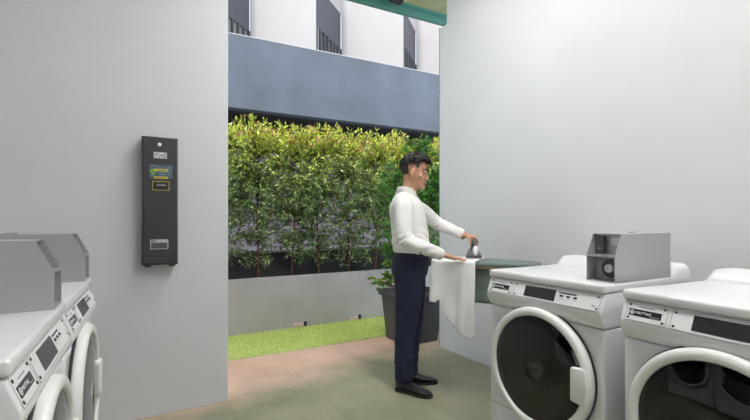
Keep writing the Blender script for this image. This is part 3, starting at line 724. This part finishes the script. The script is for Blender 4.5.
# collar: stand plus folded leaf, open at the front
b = newbm(); n = 40; A_, B_, C_, D_ = [], [], [], []
for i in range(n+1):
    a_ = math.radians(22)+(2*PI-math.radians(44))*i/n; cx, cy = math.cos(a_), math.sin(a_); fr = max(0, cx)
    A_.append((-.032+.066*cx, .067*cy, 1.442-.012*fr)); B_.append((-.028+.063*cx, .064*cy, 1.487-.022*fr)); C_.append((-.028+.067*cx, .068*cy, 1.488-.022*fr))
    D_.append((-.032+(.079+.016*fr**3)*cx, .082*cy, 1.440-.040*fr**2))
L_ = [[b.verts.new(p) for p in r] for r in (A_, B_, C_, D_)]
for r1, r2 in zip(L_[:-1], L_[1:]):
    for i in range(n): b.faces.new((r1[i], r1[i+1], r2[i+1], r2[i]))
cl = obj('collar', b, 'shirt', sh, True, 70); md = cl.modifiers.new('solid', 'SOLIDIFY'); md.thickness = .0025; md.offset = 0
# button placket follows the front of the shirt
def front_x(z, y=0):
    best = -1
    for v in sh.data.vertices:
        if abs(v.co.z-z) < .008 and abs(v.co.y-y) < .01 and v.co.x > best: best = v.co.x
    return best
zs = [1.0+.0533*i for i in range(9)]; fx = [front_x(z) for z in zs]
b = newbm(); rr_ = []
for z, x in zip(zs, fx): rr_.append([Vector((x-.006, -.017, z)), Vector((x+.0015, -.016, z)), Vector((x+.0025, .0, z)), Vector((x+.0015, .016, z)), Vector((x-.006, .017, z))])
rings(b, rr_); pk_ = obj('placket', b, 'shirt', sh, True, 50)
for z, x in list(zip(zs, fx))[1:8]:
    b = newbm(); lathe(b, [(.0055, 0), (.0055, .002), (.003, .0025), (.0001, .002)], (x+.002, 0, z), (1, 0, 0), 14); obj('button', b, 'button', pk_, True)
# trousers
b = newbm()
rings(b, [oval(0, 0, .80, .10, .14), oval(-.004, 0, .84, .130, .168), oval(-.004, 0, .885, .138, .175), oval(.004, 0, .935, .136, .172), oval(.013, 0, .975, .132, .167), oval(.014, 0, .992, .131, .166)])
tube(b, [(.0, -.088, .87), (-.002, -.09, .72), (-.022, -.098, .5), (-.036, -.098, .28), (-.036, -.094, .085)], [(.085, .112), (.082, .102), (.070, .080), (.064, .069), (.062, .066)], 24, 5, up=(1, 0, 0), caps=False)
tube(b, [(.0, .088, .87), (.008, .09, .72), (.010, .092, .5), (-.008, .085, .28), (-.016, .08, .082)], [(.085, .112), (.082, .102), (.070, .080), (.064, .069), (.062, .066)], 24, 5, up=(1, 0, 0), caps=False)
tr = obj('trousers', b, 'trouser', man)
def wt(p):
    a = noise.noise(Vector((p.x*8, p.y*8, p.z*10)))*.004
    if p.z < .26: a += .002*math.sin(p.z*80+p.x*20+5*noise.noise(p*9))
    if abs(p.z-.5) < .12: a += .0015*math.sin(p.z*90+p.x*40+5*noise.noise(p*8))
    return a
remesh(tr, .006, 4, wt)
b = newbm()
for o_, i_ in (((.134, .169), (.128, .163)),):
    rings(b, [oval(.014, 0, .978, o_[0]-.004, o_[1]-.004, 40), oval(.014, 0, .980, *o_, 40), oval(.014, 0, 1.006, *o_, 40), oval(.014, 0, 1.009, o_[0]-.004, o_[1]-.004, 40)])
bl_ = obj('belt', b, 'belt', tr, True, 50)
b = newbm(); bx(b, (.147, -.022, .977), (.152, .022, 1.011), .002, 1); obj('buckle', b, 'steel', bl_)
for s in (-1,):
    b = newbm(); tube(b, [(.085, s*.140, .968), (.06, s*.158, .935), (.045, s*.168, .90)], [.0022, .0025, .0022], 6, 3); obj('pocket_edge', b, 'trouser', tr, True)
# shoes
def shoe(i, ank):
    d = Vector((math.cos(fa[i]), math.sin(fa[i]), 0)); s = Vector((-d.y, d.x, 0)); h0 = Vector((ank[0], ank[1], 0))-d*.062
    def P(l, wv2, z): return h0+d*l+s*wv2+Vector((0, 0, z))
    st = [(.0, .022, .040, .070), (.012, .031, .030, .085), (.05, .036, .022, .098), (.085, .037, .022, .094), (.12, .040, .022, .074), (.17, .048, .022, .056), (.21, .047, .022, .046), (.245, .039, .022, .039), (.268, .024, .022, .032), (.276, .010, .023, .028)]
    n = 20; rr = []
    for l, wd, zb, zt in st:
        ring = []
        for k in range(n):
            a_ = 2*PI*k/n; cx, cz = math.cos(a_), math.sin(a_)
            z = (zb+zt)/2+(zt-zb)/2*math.copysign(abs(cz)**.75, cz) if cz > 0 else (zb+zt)/2+((zt-zb)/2)*-abs(cz)**.45
            wd_ = wd*(1 if cz <= 0 else (1-.30*max(0, (zt-.055)/.045)*cz))
            ring.append(P(l, wd_*math.copysign(abs(cx)**.8, cx), z))
        rr.append(ring)
    b = newbm(); rings(b, rr); o = obj('shoe', b, 'leather', man, True, 70)
    out = [(l, wd) for l, wd in ((-.004, .02), (.003, .030), (.03, .0375), (.08, .039), (.12, .042), (.17, .051), (.21, .050), (.248, .042), (.272, .027), (.281, .011))]
    pts = [P(l, wd, 0) for l, wd in out]+[P(l, -wd, 0) for l, wd in out[::-1]]
    b = newbm(); rings(b, [[p+Vector((0, 0, z)) for p in pts] for z in (.0005, .022)]); obj('sole', b, 'sole', o)
    b = newbm()
    for k in range(4): 
        l = .095+k*.016; zt = .092-k*.0085; tube(b, [P(l, -.018, zt-.006), P(l+.004, 0, zt+.001), P(l, .018, zt-.006)], [.0022]*3, 6, 3)
    obj('lace', b, 'sole', o, True)
shoe(0, rank); shoe(1, lank)
for ank in (rank, lank):
    b = newbm(); tube(b, [(ank[0], ank[1], .062), (ank[0], ank[1], .11), (ank[0], ank[1], .17)], [.040, .041, .044], 16, 2); obj('sock', b, 'belt', man, True)

# ------------------------------------------------------------------ ironing board
P0 = W_(.205, .125); P1 = W_(.915, -.09); ax = P1-P0; BL = ax.length; BA = math.atan2(ax.y, ax.x)
ib = empty('ironing_board', (P0.x, P0.y, 0), BA); tag(ib, 'narrow wall-fixed ironing board with sage green padded cover', 'ironing board')
HWD = .175; zt_ = BT-.006
def outline(gr=0):
    o = []
    w0 = HWD+gr; L = BL+gr
    def corner(cx, cy, r, a0, a1, n_=6): return [(cx+r*math.cos(math.radians(a0+(a1-a0)*k/n_)), cy+r*math.sin(math.radians(a0+(a1-a0)*k/n_))) for k in range(n_+1)]
    o += corner(.05-gr*0, -w0+.05, .05+0*gr, 180, 270); o = [(x-gr, y) for x, y in o]
    o += [(.40, -w0)]
    o += corner(L-.125, 0, .125, -72, 72, 14)
    o += [(.40, w0)]
    o += [(x-gr, y) for x, y in corner(.05, w0-.05, .05, 90, 180)]
    return o
def slab(bm, z0, z1, gr, bev): prism(bm, outline(gr), 2, z0, z1, bev, 3)
b = newbm(); slab(b, zt_-.028, zt_, 0, .010); obj('padded_cover', b, 'pad', ib, True, 50)
b = newbm(); slab(b, zt_-.044, zt_-.029, -.025, 0); obj('board', b, 'wood', ib)
# hanging flap of the cover on the near side
b = newbm(); g_ = []
for i in range(13):
    x = .24+.20*i/12; row = []
    for j in range(13):
        z = zt_-.046-.245*j/12; row.append(b.verts.new((x, -.115+.006*math.sin(i*1.4)*j/12, z)))
    g_.append(row)
for i in range(12):
    for j in range(12): b.faces.new((g_[i][j], g_[i+1][j], g_[i+1][j+1], g_[i][j+1]))
fl = obj('cover_flap', b, 'pad', ib, True); md = fl.modifiers.new('solid', 'SOLIDIFY'); md.thickness = .004
# wall arm and bracket
R2 = Matrix.Rotation(-BA, 3, 'Z')
def bl_loc(x, y, z): return R2 @ (Vector((x, y, z))-Vector((P0.x, P0.y, 0)))
b = newbm(); tube(b, [(BL*.62, .0, zt_-.055), (BL*.80, .02, .80), tuple(bl_loc(XR-.02, 2.02, .68))], [.012]*3, 12, 3); tube(b, [(BL*.55, 0, zt_-.056), (BL*.9, 0, zt_-.056), tuple(bl_loc(XR-.02, 2.02, zt_-.06))], [.011]*3, 10, 3); obj('support_arm', b, 'steel', ib, True)
b = newbm(); vv = bx(b, (XR-.03, 1.95, .62), (XR-.0005, 2.09, .93), .005, 2)
for v in b.verts: v.co = bl_loc(*v.co)
obj('wall_bracket', b, 'steel', ib)
# the cloth being ironed, draped over the near edge
cs = empty('draped_cloth', (0, 0, 0))
bpy.data.objects.remove(cs)
b = newbm(); NS, NV = 44, 84
hang = [(0, .285), (.035, .29), (.055, .26), (.075, .335), (.13, .41), (.19, .475), (.25, .515), (.285, .528), (.30, .51), (.32, .51)]
def hg(s):
    for (a, c), (d, e) in zip(hang[:-1], hang[1:]):
        if a <= s <= d: return c+(e-c)*(s-a)/(d-a)
    return hang[-1][1]
g_ = []
for i in range(NS+1):
    s = .318*i/NS; row = []; h = hg(s)
    flat = 2*HWD-.03; tot = flat+.02+h
    for j in range(NV+1):
        d = tot*j/NV
        if d < flat: p = Vector((s-.012, HWD-.03-d, BT+.0015+.0012*noise.noise(Vector((s*18, d*18, 0)))))
        else:
            q = d-flat; r = .014
            if q < r*PI/2: a_ = q/r; p = Vector((s-.012, -HWD-r*math.sin(a_)*1.0, BT-r+r*math.cos(a_)+.001))
            else:
                t = q-r*PI/2; k = min(1, t/.25)
                fold = .013*math.sin(s*30+.8+t*1.5)*k+.004*math.sin(s*85+t*6)*k
                sw = -.010*k-.008*noise.noise(Vector((s*8, t*7, 3)))
                p = Vector((s-.012+.012*k*math.sin(t*5)*(1-s/.32)-.018*k*(1 if s < .06 else 0)*(1-s/.06), -HWD-r-abs(fold)*.6-fold*.4+sw-.006*k, BT-r-t))
        row.append(b.verts.new(p))
    g_.append(row)
for i in range(NS):
    for j in range(NV): b.faces.new((g_[i][j], g_[i+1][j], g_[i+1][j+1], g_[i][j+1]))
ct = obj('draped_cloth', b, 'cloth', None, True); ct.location = P0+ax.normalized()*.022-Vector((0, 0, 0)); ct.rotation_euler = (0, 0, BA)
md = ct.modifiers.new('solid', 'SOLIDIFY'); md.thickness = .002; md.offset = 1
tag(ct, 'white cloth draped over the left end of the ironing board', 'cloth')
# ------------------------------------------------------------------ the iron (nose +y in the man's frame, heel towards us)
IB = W_(HB.x, HB.y, BT+.0045); ir = empty('clothes_iron', IB, HA); tag(ir, 'charcoal and white clothes iron held on the draped cloth', 'iron')
def iout(sc, L=.115):
    o = []
    for t in [i/14 for i in range(15)]:
        y = -L+2*L*t; wdt = .054*(1-max(0, (t-.25)/.75)**2.0)**.8 if t < 1 else 0
        o.append((wdt*sc, y*sc))
    return [(x, y) for x, y in o]+[(-x, y) for x, y in o[::-1][1:]]
def isec(sc, z, dy=0): return [Vector((x, y+dy, z)) for x, y in iout(sc)]
b = newbm(); rings(b, [isec(1.0, 0), isec(1.02, .004), isec(1.02, .008)]); obj('soleplate', b, 'steel', ir)
b = newbm(); rings(b, [isec(1.0, .0085), isec(1.02, .016), isec(.98, .028), isec(.84, .048, -.006), isec(.62, .066, -.014), isec(.42, .078, -.022)]); bo = obj('iron_body', b, 'irondark', ir, True, 50)
b = newbm(); ell(b, (.012, -.100, .058), (.023, .022, .036)); ell(b, (.012, -.113, .050), (.015, .014, .026)); obj('water_tank', b, 'ironwhite', ir, True)
hz = HB.z-IB.z
b = newbm(); tube(b, [(0, -.090, .045), (0, -.088, hz*.85), (0, -.06, hz), (0, 0, hz), (0, .05, hz), (0, .075, hz*.80), (0, .07, .045)], [.018, .016, hr, hr, hr, .015, .018], 14, 5); obj('handle', b, 'irondark', ir, True)
